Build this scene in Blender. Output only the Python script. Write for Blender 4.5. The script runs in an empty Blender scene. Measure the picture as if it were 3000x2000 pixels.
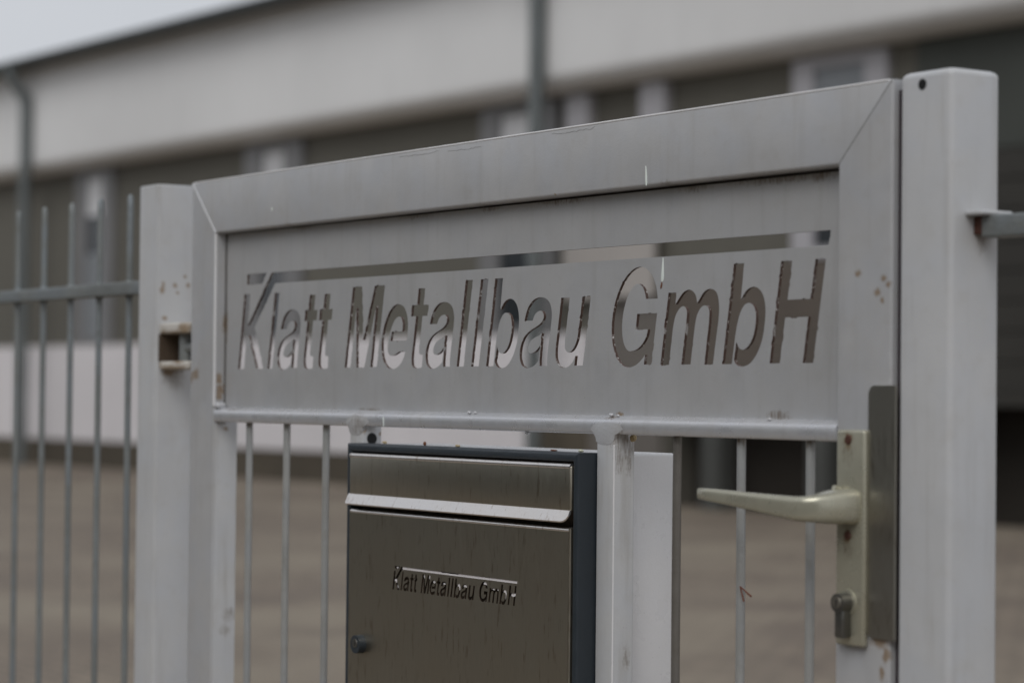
import bpy, bmesh, math, random
import numpy as np
from mathutils import Vector, Matrix

random.seed(7)
rng = np.random.default_rng(11)
scene = bpy.context.scene
COL = scene.collection

# ------------------------------------------------------------------ camera
cam_data = bpy.data.cameras.new('camera')
cam = bpy.data.objects.new('camera', cam_data)
COL.objects.link(cam)
cam_data.sensor_width = 36.0
cam_data.lens = 85.0
cam_data.clip_start = 0.05
cam_data.clip_end = 2000
CAM = Vector((3.30131, -1.64315, 1.2))
RGT = Vector((0.55996512, 0.82845756, 0.00985546))
UPV = Vector((0.01283657, -0.02056906, 0.99970602))
FWD = Vector((-0.82841673, 0.559674, 0.02215251))
m = Matrix.Identity(4)
for i in range(3):
    m[i][0] = RGT[i]; m[i][1] = UPV[i]; m[i][2] = -FWD[i]; m[i][3] = CAM[i]
cam.matrix_world = m
cam_data.dof.use_dof = True
cam_data.dof.focus_distance = 2.86
cam_data.dof.aperture_fstop = 4.2
cam_data.dof.aperture_blades = 0
scene.camera = cam

# ------------------------------------------------------------------ world, sun, exposure
SUN_EL, SUN_AZ = math.radians(46), math.radians(-53)      # azimuth measured from +X towards +Y
world = bpy.data.worlds.new('World')
scene.world = world
world.use_nodes = True
wn = world.node_tree
wn.nodes.clear()
out = wn.nodes.new('ShaderNodeOutputWorld')
bg = wn.nodes.new('ShaderNodeBackground')
bg.inputs['Strength'].default_value = 0.1
sky = wn.nodes.new('ShaderNodeTexSky')
sky.sky_type = 'NISHITA'
sky.sun_disc = False
sky.sun_elevation = SUN_EL
sky.sun_rotation = math.radians(90) - SUN_AZ
sky.air_density = 1.0
sky.dust_density = 3.0
hs = wn.nodes.new('ShaderNodeHueSaturation')
hs.inputs['Saturation'].default_value = 0.2
wn.links.new(sky.outputs[0], hs.inputs['Color'])
tc = wn.nodes.new('ShaderNodeTexCoord')
mp = wn.nodes.new('ShaderNodeMapping'); mp.inputs['Scale'].default_value = (1, 1, 2.5)
wn.links.new(tc.outputs['Generated'], mp.inputs['Vector'])
nz = wn.nodes.new('ShaderNodeTexNoise'); nz.inputs['Scale'].default_value = 2.2; nz.inputs['Detail'].default_value = 5
wn.links.new(mp.outputs[0], nz.inputs['Vector'])
cr = wn.nodes.new('ShaderNodeValToRGB')
cr.color_ramp.elements[0].position = 0.3; cr.color_ramp.elements[0].color = (5.6, 5.9, 6.4, 1)
cr.color_ramp.elements[1].position = 0.72; cr.color_ramp.elements[1].color = (6.7, 6.9, 7.3, 1)
wn.links.new(nz.outputs['Fac'], cr.inputs['Fac'])
mx = wn.nodes.new('ShaderNodeMix'); mx.data_type = 'RGBA'
mx.inputs[0].default_value = 0.85
wn.links.new(hs.outputs['Color'], mx.inputs[6])
wn.links.new(cr.outputs['Color'], mx.inputs[7])
wn.links.new(mx.outputs[2], bg.inputs['Color'])
wn.links.new(bg.outputs[0], out.inputs['Surface'])

sd = bpy.data.lights.new('sun', 'SUN')
sd.energy = 1.0
sd.angle = math.radians(35)
sd.color = (1.0, 0.985, 0.965)
sun = bpy.data.objects.new('sun', sd)
COL.objects.link(sun)
sdir = Vector((math.cos(SUN_EL) * math.cos(SUN_AZ), math.cos(SUN_EL) * math.sin(SUN_AZ), math.sin(SUN_EL)))
sun.rotation_euler = sdir.to_track_quat('Z', 'Y').to_euler()
sun.location = sdir * 30

scene.view_settings.view_transform = 'Standard'
scene.view_settings.look = 'None'
scene.view_settings.exposure = 0.0
scene.view_settings.gamma = 1.0
scene.view_settings.use_curve_mapping = False
scene.render.film_transparent = False
scene.cycles.max_bounces = 8

# ------------------------------------------------------------------ materials
def new_mat(name):
    mt = bpy.data.materials.new(name); mt.use_nodes = True
    nt = mt.node_tree
    return mt, nt, nt.nodes['Principled BSDF']

class NB:
    """small node helper"""
    def __init__(s, nt): s.nt = nt
    def n(s, t, **kw):
        nd = s.nt.nodes.new(t)
        for k, v in kw.items(): setattr(nd, k, v)
        return nd
    def l(s, a, b): s.nt.links.new(a, b)
    def pos(s):
        return s.n('ShaderNodeNewGeometry').outputs['Position']
    def noise(s, vec, scale, detail=3.0, rough=0.55, mapping=None):
        if mapping:
            mpn = s.n('ShaderNodeMapping'); mpn.inputs['Scale'].default_value = mapping
            s.l(vec, mpn.inputs['Vector']); vec = mpn.outputs[0]
        nd = s.n('ShaderNodeTexNoise')
        nd.inputs['Scale'].default_value = scale; nd.inputs['Detail'].default_value = detail
        nd.inputs['Roughness'].default_value = rough
        s.l(vec, nd.inputs['Vector'])
        return nd.outputs['Fac']
    def ramp(s, fac, lo, hi, a=0.0, b=1.0):
        r = s.n('ShaderNodeMapRange'); r.inputs['From Min'].default_value = lo; r.inputs['From Max'].default_value = hi
        r.inputs['To Min'].default_value = a; r.inputs['To Max'].default_value = b
        r.interpolation_type = 'SMOOTHSTEP'
        s.l(fac, r.inputs['Value']); return r.outputs['Result']
    def math(s, op, a, b=None):
        nd = s.n('ShaderNodeMath'); nd.operation = op
        for i, v in enumerate((a, b)):
            if v is None: continue
            if isinstance(v, (int, float)): nd.inputs[i].default_value = v
            else: s.l(v, nd.inputs[i])
        return nd.outputs[0]
    def mix(s, fac, a, b, blend='MIX'):
        nd = s.n('ShaderNodeMix'); nd.data_type = 'RGBA'; nd.blend_type = blend
        if isinstance(fac, (int, float)): nd.inputs[0].default_value = fac
        else: s.l(fac, nd.inputs[0])
        for i, v in ((6, a), (7, b)):
            if isinstance(v, tuple): nd.inputs[i].default_value = v if len(v) == 4 else v + (1,)
            else: s.l(v, nd.inputs[i])
        return nd.outputs[2]
    def bump(s, h, strength, dist=0.001):
        b = s.n('ShaderNodeBump'); b.inputs['Strength'].default_value = strength; b.inputs['Distance'].default_value = dist
        s.l(h, b.inputs['Height']); return b.outputs[0]

def paint(name, base, rough=0.45, metallic=0.0, rust=(), dirt=0.12, streak=0.12, speck=0.25, peel=0.12, spec=0.5, smudge_shade=(), smk=0.6, rk=0.75):
    mt, nt, bs = new_mat(name); b = NB(nt)
    P = b.pos()
    col = b.n('ShaderNodeRGB').outputs[0]; col.default_value = base + (1,)
    dk = tuple(c * 0.72 for c in base)
    big = b.noise(P, 7.0, 4)
    col = b.mix(b.ramp(big, 0.35, 0.7, 0.0, dirt * 2), col, dk)
    st = b.noise(P, 1.0, 4, mapping=(55, 55, 5))
    col = b.mix(b.ramp(st, 0.5, 0.75, 0.0, streak * 2), col, tuple(c * q for c, q in zip(base, (0.66, 0.63, 0.58))))
    sp = b.noise(P, 260.0, 2)
    col = b.mix(b.ramp(sp, 0.70, 0.78, 0.0, speck), col, (0.13, 0.11, 0.09))
    fn = b.noise(P, 900.0, 2)
    col = b.mix(b.ramp(fn, 0.3, 0.7, 0.0, 0.14), col, tuple(min(1, c * 1.25) for c in base))
    cl = b.noise(P, 13.0, 5)
    col = b.mix(b.ramp(cl, 0.4, 0.66, 0.0, dirt * 2.2), col, tuple(c * q for c, q in zip(base, (0.93, 0.97, 1.04))))
    mid = b.noise(P, 45.0, 4)
    col = b.mix(b.ramp(mid, 0.52, 0.75, 0.0, dirt * 1.2), col, tuple(c * q for c, q in zip(base, (0.8, 0.76, 0.7))))
    def spots(lst):
        acc = None
        warp = b.noise(P, 160.0, 4, 0.7)
        for (p, r, zs) in lst:
            sub = b.n('ShaderNodeVectorMath'); sub.operation = 'SUBTRACT'
            b.l(P, sub.inputs[0]); sub.inputs[1].default_value = p
            sc = b.n('ShaderNodeVectorMath'); sc.operation = 'MULTIPLY'
            b.l(sub.outputs[0], sc.inputs[0]); sc.inputs[1].default_value = (1 / r, 1 / r, 1 / (r * zs))
            ln = b.n('ShaderNodeVectorMath'); ln.operation = 'LENGTH'
            b.l(sc.outputs[0], ln.inputs[0])
            v = b.math('ADD', ln.outputs['Value'], b.math('MULTIPLY', b.math('SUBTRACT', warp, 0.5), -2.2))
            mk = b.ramp(v, 0.35, 1.25, 1.0, 0.0)
            acc = mk if acc is None else b.math('MAXIMUM', acc, mk)
        return acc
    rgh = rough
    if smudge_shade:
        acc = spots(smudge_shade)
        brk = b.ramp(b.noise(P, 1.0, 4, 0.7, mapping=(420, 420, 70)), 0.38, 0.62, 0.12, 1.0)
        col = b.mix(b.math('MULTIPLY', b.math('MULTIPLY', acc, brk), smk), col, (0.15, 0.105, 0.066))
    if rust:
        acc = spots(rust)
        rc = b.mix(b.noise(P, 420.0, 3), (0.13, 0.065, 0.025), (0.36, 0.24, 0.11))
        col = b.mix(b.math('MULTIPLY', acc, rk), col, rc)
    nt.links.new(col, bs.inputs['Base Color'])
    bs.inputs['Roughness'].default_value = rgh
    rv = b.ramp(b.noise(P, 30.0, 4), 0.3, 0.7, rough - 0.06, rough + 0.1)
    nt.links.new(rv, bs.inputs['Roughness'])
    bs.inputs['Metallic'].default_value = metallic
    bs.inputs['Specular IOR Level'].default_value = spec
    h = b.math('ADD', b.noise(P, 350.0, 3), b.math('MULTIPLY', b.noise(P, 28.0, 3), 3.0))
    nt.links.new(b.bump(h, peel, 0.0012), bs.inputs['Normal'])
    return mt

S_ = lambda x, y, z, r, zs=1.0: ((x, y, z), r, zs)
M_gate = paint('grey_gate_paint', (0.505, 0.502, 0.503), 0.42, 0.15, dirt=0.20, streak=0.16, rust=[
    S_(0.08, 0.0076, 1.2197, .006, 1.6), S_(0.08, 0.010, 1.2035, .008, 1.4), S_(0.08, 0.009, 1.194, .007, 1.2), S_(0.08, 0.016, 1.209, .004), S_(0.08, 0.018, 1.3008, .005, 3.0),
    S_(0.020, 0.0, 1.227, .011, 0.9), S_(0.007, 0.0, 1.222, .006, 1.5),
    S_(1.4886, 0, 1.3252, .0052, .8), S_(1.5255, 0, 1.3187, .0048, .9), S_(1.5162, 0, 1.3052, .0052, .9), S_(1.5238, 0, 1.2972, .0036, 1.0), S_(1.5320, 0, 1.3133, .004, .9),
    S_(1.5230, 0, 0.9600, .014, .45), S_(1.5321, 0, 0.9470, .006, 1.4), S_(1.526, 0, .930, .004, 2.0),
    S_(1.1354, -.001, 1.4345, .002), S_(0.957, 0.0, 1.438, .0025, .8)],
    smudge_shade=[S_(0.79, 0.012, 1.4362, .012, .5), S_(0.30, 0.012, 1.4362, .015, .5), S_(1.17, .012, 1.4362, .016, .5)])
M_bar = paint('crossbar_paint', (0.64, 0.64, 0.655), 0.30, 0.5, dirt=0.15, streak=0.15, peel=0.04, rust=[S_(1.067, 0.0, 1.1768, .012, .3), S_(0.767, 0.004, 1.178, .005, .5)],
    smudge_shade=[S_(0.500, 0.0, 1.163, .017, .7), S_(0.549, 0.0, 1.1735, .0025, 2.6), S_(1.085, 0.0, 1.160, .012, .6)])
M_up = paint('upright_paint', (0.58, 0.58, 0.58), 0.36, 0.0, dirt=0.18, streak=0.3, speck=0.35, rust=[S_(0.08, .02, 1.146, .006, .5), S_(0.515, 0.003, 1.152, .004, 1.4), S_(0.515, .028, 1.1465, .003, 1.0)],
    smudge_shade=[S_(1.079, 0.009, 1.148, .012, 1.5), S_(1.079, 0.020, 1.140, .010, 1.6), S_(1.079, .008, 1.128, .007, 2.5), S_(1.079, .022, 1.122, .005, 2.8), S_(1.079, .02, .9, .006, 2.2), S_(.08, .03, .87, .012, .9), S_(.08, .022, .848, .010, .9)])
M_post = paint('gate_post_paint', (0.550, 0.550, 0.552), 0.38, 0.0, dirt=0.16, streak=0.20, speck=0.2, rust=[
    S_(-0.1166, 0.0103, 1.3653, .0045, 1.5), S_(-0.1166, 0.0085, 1.3584, .005, 1.3), S_(-0.1166, 0.0305, 1.366, .0038, 1.2), S_(-0.1166, 0.0476, 1.3802, .003, 1.0),
    S_(-0.1166, 0.053, 1.3667, .004, 1.2), S_(-0.1166, 0.0352, 1.3546, .003, 1.0), S_(-0.1166, 0.0133, 1.3146, .006, .6), S_(-.1166, .02, 1.231, .012, .7)],
    smk=.5, smudge_shade=[S_(-.1166, .03, 1.222, .018, 1.1), S_(1.6187, .040, 1.350, .009, 1.2)])
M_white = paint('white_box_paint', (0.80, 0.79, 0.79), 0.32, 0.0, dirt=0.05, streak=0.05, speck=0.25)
M_anth = paint('anthracite_paint', (0.026, 0.034, 0.042), 0.42, 0.0, dirt=0.05, streak=0.1, speck=0.08, peel=0.2)
M_hinge = paint('worn_hinge_paint', (0.62, 0.58, 0.52), 0.5, 0.0, dirt=0.3, speck=0.4, rust=[S_(-.03, .004, 1.296, .026, .5), S_(-.10, .004, 1.2915, .008, .8), S_(-.095, .004, 1.2350, .012, .5), S_(-.05, .004, 1.2465, .02, .2), S_(-.06, .004, 1.290, .04, .12), S_(-.07, .004, 1.236, .05, .10), S_(-.112, .004, 1.240, .006, 1)])
M_anod = paint('champagne_aluminium', (0.46, 0.44, 0.345), 0.28, 0.45, dirt=0.14, streak=0.1, speck=0.15, peel=0.05, rust=[S_(1.4845, -.0085, 1.1588, .0064, 1.4), S_(1.4845, -.0085, 1.0625, .0060, 1.4)], smudge_shade=[S_(1.4845, -.0085, 1.150, .010, 1.8), S_(1.4845, -.0085, 1.052, .009, 1.5)])
M_galv = paint('galvanised_steel', (0.26, 0.275, 0.27), 0.5, 0.35, dirt=0.4, streak=0.15, speck=0.6, peel=0.7)
M_wire = paint('round_bar_paint', (0.40, 0.40, 0.385), 0.4, 0.25, dirt=0.3, streak=0.1, speck=0.35, peel=0.3, smk=.9, smudge_shade=[S_(x_, .010, 1.1565, .0095, 1.0) for x_ in (.1712, .2834, .3956, 1.1805, 1.2923, 1.4041)])  # each bar darker at its top, just below the crossbar
M_lockst = paint('dull_lock_steel', (0.42, 0.41, 0.385), 0.28, 0.95, dirt=0.02, streak=0.03, speck=0.0)
M_black = paint('matt_black', (0.006, 0.006, 0.006), 0.8)
M_stop = paint('dark_rubber_stop', (0.05, 0.04, 0.045), 0.7)
M_cyl = paint('worn_nickel', (0.17, 0.165, 0.15), 0.35, 0.8)
M_rscrew = paint('rusty_screw', (0.09, 0.035, 0.022), 0.6, 0.2)
M_added_backing = paint('added_white_backing', (0.82, 0.78, 0.78), 0.6, speck=0.0, dirt=0.02, streak=0)
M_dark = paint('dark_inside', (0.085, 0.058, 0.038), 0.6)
M_lime = paint('dried_white_drip', (0.80, 0.86, 0.80), 0.6, speck=0.0)
M_husk = paint('brown_husk', (0.16, 0.06, 0.025), 0.7)
M_tan = paint('tan_crumb', (0.48, 0.38, 0.22), 0.8)
M_pale = paint('pale_crumb', (0.66, 0.66, 0.50), 0.8)
M_needle = paint('dry_needle', (0.16, 0.05, 0.025), 0.7)
M_flake = paint('paint_crack', (0.24, 0.235, 0.23), 0.7)
M_dirt_shade = paint('grimy_joint_shade', (0.07, 0.06, 0.05), 0.7)
M_wire2 = paint('bare_round_bar', (0.20, 0.185, 0.165), 0.38, 0.4, dirt=0.3, streak=0.4, speck=0.4, peel=0.3)
M_fil = paint('weld_fillet_paint', (0.53, 0.53, 0.535), 0.36, 0.12, dirt=0.15, peel=0.3, smudge_shade=[S_(.500, 0, 1.158, .026, .55)], smk=.6)
M_bead = paint('weld_bead_paint', (0.60, 0.60, 0.61), 0.4, 0.1, dirt=0.1)

def steel(name, base, rough):
    mt, nt, bs = new_mat(name); b = NB(nt); P = b.pos()
    sc = b.noise(P, 1.0, 3, 0.7, mapping=(1500, 1500, 22))
    st = b.noise(P, 1.0, 4, 0.6, mapping=(170, 170, 32))
    bl = b.noise(P, 9.0, 3)
    col = b.n('ShaderNodeRGB').outputs[0]; col.default_value = base + (1,)
    col = b.mix(b.ramp(sc, 0.3, 0.7, 0.0, 0.4), col, tuple(c * 0.75 for c in base))
    col = b.mix(b.ramp(st, 0.56, 0.72, 0.0, 0.6), col, tuple(c * q for c, q in zip(base, (0.5, 0.43, 0.38))))
    col = b.mix(b.ramp(bl, 0.3, 0.7, 0.0, 0.25), col, tuple(c * q for c, q in zip(base, (0.95, 0.86, 0.76))))
    nt.links.new(col, bs.inputs['Base Color'])
    bs.inputs['Metallic'].default_value = 1.0
    nt.links.new(b.ramp(sc, 0.2, 0.8, rough - 0.05, rough + 0.1), bs.inputs['Roughness'])
    nt.links.new(b.bump(sc, 0.12, 0.0004), bs.inputs['Normal'])
    return mt
M_steel = steel('brushed_steel', (0.46, 0.43, 0.36), 0.34)
M_steel_lit = steel('sky_lit_steel', (0.86, 0.83, 0.81), 0.30)  # paler copy of the steel, painting the sky's glint on folds and lip

M_lockst = steel('dull_lock_steel', (0.50, 0.48, 0.43), 0.32)
def edge_mat():
    mt, nt, bs = new_mat('rusty_cut_edge'); b = NB(nt); P = b.pos()
    a = b.noise(P, 260.0, 4, 0.7)
    c = b.mix(b.noise(P, 700.0, 3), (0.03, 0.018, 0.014), (0.11, 0.060, 0.042))
    c = b.mix(b.ramp(a, 0.595, 0.64), c, (0.60, 0.58, 0.56))
    c = b.mix(b.ramp(b.noise(P, 60.0, 3), 0.60, 0.68, 0, 0.75), c, (0.42, 0.41, 0.40))
    nt.links.new(c, bs.inputs['Base Color']); bs.inputs['Roughness'].default_value = 0.65
    nt.links.new(b.bump(a, 0.5, 0.001), bs.inputs['Normal'])
    return mt
M_edge = edge_mat()

def plain(name, base, rough=0.8, var=0.12, scale=0.6, metallic=0.0):
    mt, nt, bs = new_mat(name); b = NB(nt); P = b.pos()
    col = b.mix(b.ramp(b.noise(P, scale, 5), 0.3, 0.72), tuple(c * (1 - var) for c in base), tuple(min(1, c * (1 + var)) for c in base))
    st = b.noise(P, 1.0, 4, mapping=(3.5, 3.5, 0.35))
    col = b.mix(b.ramp(st, 0.5, 0.8, 0, 0.25), col, tuple(c * 0.75 for c in base))
    nt.links.new(col, bs.inputs['Base Color']); bs.inputs['Roughness'].default_value = rough
    bs.inputs['Metallic'].default_value = metallic
    nt.links.new(b.bump(b.noise(P, 25.0, 4), 0.3, 0.01), bs.inputs['Normal'])
    return mt
B_fascia = plain('pale_render', (0.765, 0.76, 0.752), 0.75, 0.06, 0.3)
B_wall = plain('olive_grey_render', (0.125, 0.118, 0.098), 0.85, 0.08, 0.35)
B_plinth = plain('white_plinth', (0.70, 0.67, 0.68), 0.8, 0.05, 0.5)
B_base = plain('dark_base', (0.085, 0.070, 0.05), 0.9, 0.2)
B_frame2 = plain('grey_frame', (0.19, 0.188, 0.19), 0.5, 0.08)
B_brown2 = plain('dark_door_panels', (0.034, 0.031, 0.025), 0.6, 0.2)
B_dark2 = plain('dark_green_grey_cladding', (0.055, 0.060, 0.052), 0.7, 0.1)
B_frame = plain('light_frame', (0.42, 0.41, 0.43), 0.5, 0.05)
B_blind = plain('grey_blind', (0.62, 0.62, 0.63), 0.7, 0.05)
B_pipe = plain('grey_downpipe', (0.15, 0.165, 0.165), 0.45, 0.1, 2.0, 0.3)
B_gutter = plain('dark_zinc', (0.085, 0.10, 0.105), 0.4, 0.1, 2.0, 0.5)
B_roof = plain('dark_roof', (0.06, 0.06, 0.06), 0.8)
B_brown = plain('brown_cladding', (0.115, 0.095, 0.078), 0.7, 0.15, 0.5)
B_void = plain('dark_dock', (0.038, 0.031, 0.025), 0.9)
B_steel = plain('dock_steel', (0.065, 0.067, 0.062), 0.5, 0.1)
B_sky = plain('blue_grey_blind', (0.22, 0.235, 0.25), 0.4, 0.05)
B_door = plain('brown_grey_door', (0.15, 0.135, 0.12), 0.6, 0.1)
B_cream = plain('cream_panel', (0.42, 0.39, 0.365), 0.7, 0.05)
def glass(name, base):
    mt, nt, bs = new_mat(name)
    b = NB(nt)
    c = b.mix(b.noise(b.pos(), 1.2, 3), tuple(k * .8 for k in base), base)
    nt.links.new(c, bs.inputs['Base Color'])
    bs.inputs['Roughness'].default_value = 0.12; bs.inputs['Specular IOR Level'].default_value = 0.7
    return mt
B_glass = glass('dark_window_glass', (0.035, 0.04, 0.045))

def paving():
    mt, nt, bs = new_mat('brown_paving'); b = NB(nt); P = b.pos()
    mpn = b.n('ShaderNodeMapping'); mpn.inputs['Rotation'].default_value = (0, 0, 0.03); b.l(P, mpn.inputs['Vector'])
    br = b.n('ShaderNodeTexBrick'); b.l(mpn.outputs[0], br.inputs['Vector'])
    br.inputs['Scale'].default_value = 1.0
    br.inputs['Brick Width'].default_value = 0.20; br.inputs['Row Height'].default_value = 0.10
    br.inputs['Mortar Size'].default_value = 0.008; br.inputs['Mortar Smooth'].default_value = 0.3
    br.inputs['Color1'].default_value = (0.245, 0.198, 0.150, 1); br.inputs['Color2'].default_value = (0.190, 0.152, 0.117, 1)
    br.inputs['Mortar'].default_value = (0.06, 0.05, 0.04, 1)
    big = b.noise(P, 0.35, 5)
    c = b.mix(b.ramp(big, 0.40, 0.62, 0, 0.75), br.outputs['Color'], (0.265, 0.225, 0.170))
    c2 = b.mix(b.ramp(b.noise(P, 0.9, 5), 0.46, 0.66, 0, 0.7), c, (0.135, 0.105, 0.084))
    nt.links.new(c2, bs.inputs['Base Color']); bs.inputs['Roughness'].default_value = 0.85
    h = b.math('SUBTRACT', b.noise(P, 60.0, 3), b.math('MULTIPLY', br.outputs['Fac'], 2.0))
    nt.links.new(b.bump(h, 0.5, 0.004), bs.inputs['Normal'])
    return mt
G_pave = paving()
G_road = plain('asphalt', (0.05, 0.05, 0.052), 0.9, 0.2, 3.0)
G_kerb = plain('kerb_stone', (0.26, 0.25, 0.24), 0.85, 0.12, 2.0)
G_leaf = plain('hedge_leaves', (0.055, 0.075, 0.035), 0.7, 0.45, 2.5)

# ------------------------------------------------------------------ helpers
def finish(name, bm, mat, parent=None, smooth=False, mats=None):
    me = bpy.data.meshes.new(name)
    bmesh.ops.recalc_face_normals(bm, faces=bm.faces)
    bm.to_mesh(me); bm.free()
    for mt in (mats or [mat]): me.materials.append(mt)
    if smooth:
        for p in me.polygons: p.use_smooth = True
        try: me.set_sharp_from_angle(angle=math.radians(40))
        except Exception: pass
    o = bpy.data.objects.new(name, me)
    COL.objects.link(o)
    if parent: o.parent = parent
    return o

def thing(name, label, cat, group=None, loc=(0, 0, 0), rz=0.0):
    o = bpy.data.objects.new(name, None); COL.objects.link(o)
    o.location = loc; o.rotation_euler = (0, 0, rz); o.empty_display_size = 0.1
    o['label'] = label; o['category'] = cat
    if group: o['group'] = group
    return o
def tag(o, label, cat, group=None):
    o['label'] = label; o['category'] = cat
    if group: o['group'] = group
    return o

def rrect(w, h, r, n=4):
    """rounded rectangle centred on 0, counter clockwise"""
    r = min(r, w / 2 * .999, h / 2 * .999); pts = []
    for cx, cy, a0 in ((w/2-r, h/2-r, 0), (-w/2+r, h/2-r, 90), (-w/2+r, -h/2+r, 180), (w/2-r, -h/2+r, 270)):
        for k in range(n + 1):
            a = math.radians(a0 + 90 * k / n); pts.append((cx + r * math.cos(a), cy + r * math.sin(a)))
    return pts

def add_sections(bm, rings, caps=True):
    vs = [[bm.verts.new(p) for p in r] for r in rings]
    n = len(vs[0])
    for a, b in zip(vs[:-1], vs[1:]):
        for i in range(n):
            bm.faces.new((a[i], a[(i+1) % n], b[(i+1) % n], b[i]))
    if caps:
        bm.faces.new(vs[0][::-1]); bm.faces.new(vs[-1])

def tubeX(bm, x0, x1, y0, y1, z0, z1, r=.003, k0=0, k1=0):
    """rounded bar along X; k = end skew per unit of height above centre (mitre)"""
    cy, cz = (y0+y1)/2, (z0+z1)/2
    sec = rrect(y1-y0, z1-z0, r)
    add_sections(bm, [[(x0 + k0*b_, cy+a_, cz+b_) for a_, b_ in sec], [(x1 + k1*b_, cy+a_, cz+b_) for a_, b_ in sec]])
def tubeZ(bm, x0, x1, y0, y1, z0, z1, r=.003, k0=0, k1=0):
    cx, cy = (x0+x1)/2, (y0+y1)/2
    sec = rrect(x1-x0, y1-y0, r)
    add_sections(bm, [[(cx+a_, cy+b_, z0 + k0*a_) for a_, b_ in sec], [(cx+a_, cy+b_, z1 + k1*a_) for a_, b_ in sec]])
def rbox(bm, x0, x1, y0, y1, z0, z1, r=.003, seg=3):
    g = bmesh.ops.create_cube(bm, size=1.0)
    for v in g['verts']:
        v.co = Vector(((x0+x1)/2 + v.co.x*(x1-x0), (y0+y1)/2 + v.co.y*(y1-y0), (z0+z1)/2 + v.co.z*(z1-z0)))
    if r > 0:
        es = list({e for v in g['verts'] for e in v.link_edges})
        bmesh.ops.bevel(bm, geom=es, offset=r, segments=seg, profile=0.5, affect='EDGES')
def box(bm, x0, x1, y0, y1, z0, z1): rbox(bm, x0, x1, y0, y1, z0, z1, 0)
def cyl(bm, p0, p1, r0, r1=None, n=16):
    p0, p1 = Vector(p0), Vector(p1); r1 = r0 if r1 is None else r1
    d = (p1 - p0).normalized(); u = d.orthogonal().normalized(); w = d.cross(u)
    ring = lambda c, r: [c + u*r*math.cos(2*math.pi*i/n) + w*r*math.sin(2*math.pi*i/n) for i in range(n)]
    add_sections(bm, [ring(p0, r0), ring(p1, r1)])
def loft(bm, secs, n=20):
    """secs: (centre, half_width_vec, half_height_vec, exponent)"""
    rings = []
    for c, hu, hv, e in secs:
        c, hu, hv = Vector(c), Vector(hu), Vector(hv); r = []
        for i in range(n):
            a = 2*math.pi*i/n; ca, sa = math.cos(a), math.sin(a)
            r.append(c + hu*math.copysign(abs(ca)**(2/e), ca) + hv*math.copysign(abs(sa)**(2/e), sa))
        rings.append(r)
    add_sections(bm, rings)

def struct(o): o['kind'] = 'structure'; return o

# ------------------------------------------------------------------ ground, road
bm = bmesh.new(); box(bm, -300, 300, -4.2, 300, -0.3, 0.0)
struct(finish('pavement', bm, G_pave))
bm = bmesh.new(); box(bm, -300, 300, -4.35, -4.2, -0.3, 0.004)
struct(finish('kerb', bm, G_kerb))
bm = bmesh.new(); box(bm, -300, 300, -300, -4.35, -0.42, -0.12)
struct(finish('road', bm, G_road))

# hedge across the road, behind the camera: added unseen to darken the steel's reflections
def leaf_mass(n, x0, x1, y0, y1, z0, z1, size):
    c = np.stack([rng.uniform(x0, x1, n), rng.uniform(y0, y1, n), rng.uniform(0, 1, n)], 1)
    top = z1 * (0.8 + 0.2 * np.sin(c[:, 0] * 0.7) * np.sin(c[:, 0] * 0.23 + 1))
    c[:, 2] = z0 + (top - z0) * c[:, 2]
    a = rng.normal(size=(n, 3)); a /= np.linalg.norm(a, axis=1, keepdims=True)
    b = np.cross(a, rng.normal(size=(n, 3))); b /= np.linalg.norm(b, axis=1, keepdims=True)
    s = size * rng.uniform(.6, 1.3, (n, 1))
    v = np.concatenate([c - a*s, c + b*s*.6, c + a*s, c - b*s*.6], 1).reshape(-1, 3)
    f = np.arange(n*4).reshape(-1, 4)
    me = bpy.data.meshes.new('added_hedge'); me.from_pydata(v.tolist(), [], f.tolist())
    me.materials.append(G_leaf)
    o = bpy.data.objects.new('added_hedge', me); COL.objects.link(o)
    return o
h = leaf_mass(26000, -70, 30, -17.0, -14.0, -0.1, 8.0, 0.34)
tag(h, 'tall dense green hedge added unseen across the road for the steel to mirror', 'added_hedge'); h['kind'] = 'stuff'

# ------------------------------------------------------------------ the industrial building
BLD = thing('industrial_building', 'long pale and olive grey industrial hall with flat eaves across the yard', 'building', None, (-24, 14, 0), math.radians(1.9))
S0, S1 = -22.0, 30.0
def part(name, mat, boxes, parent=BLD, **kw):
    bm = bmesh.new()
    for bb in boxes: box(bm, *bb)
    return finish(name, bm, mat, parent, **kw)
# fascia with a rounded lower edge
bm = bmesh.new()
prof = [(0.50, 6.40), (0.0, 6.40), (0.0, 4.90)]
for k in range(1, 9):
    a = math.radians(90 * k / 8); prof.append((0.30 * (1 - math.cos(a)), 4.90 - 0.20 * math.sin(a)))
prof += [(0.40, 4.699), (0.50, 4.70)]
add_sections(bm, [[(S0, y, z) for y, z in prof], [(S1, y, z) for y, z in prof]])
finish('fascia', bm, B_fascia, BLD, smooth=True)
part('wall', B_wall, [(S0, 6.32, .45, .8, 0, 4.75), (6.32, S1, .45, .8, 2.62, 4.75), (S0, S1, .8, 9, 0, 6.4)])
part('plinth', B_plinth, [(S0, 3.80, .38, .449, .42, 1.92), (3.80, 4.90, .38, .449, .95, 1.92)])
part('base_course', B_base, [(S0, 3.80, .40, .449, 0, .418), (3.80, 4.90, .40, .449, 0, .948)])
part('roof', B_roof, [(S0, S1, -.24, 9.3, 6.403, 6.52)])
bm = bmesh.new()
sec = []
for k in range(9):
    a = math.radians(180 + 180*k/8); sec.append((-.34 + .10*math.cos(a), 6.46 + .13*math.sin(a)))
sec += [(-.25, 6.46), (-.34, 6.37), (-.43, 6.46)]
add_sections(bm, [[(S0, y, z) for y, z in sec], [(S1, y, z) for y, z in sec]])
finish('gutter', bm, B_gutter, BLD, smooth=True)
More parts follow.
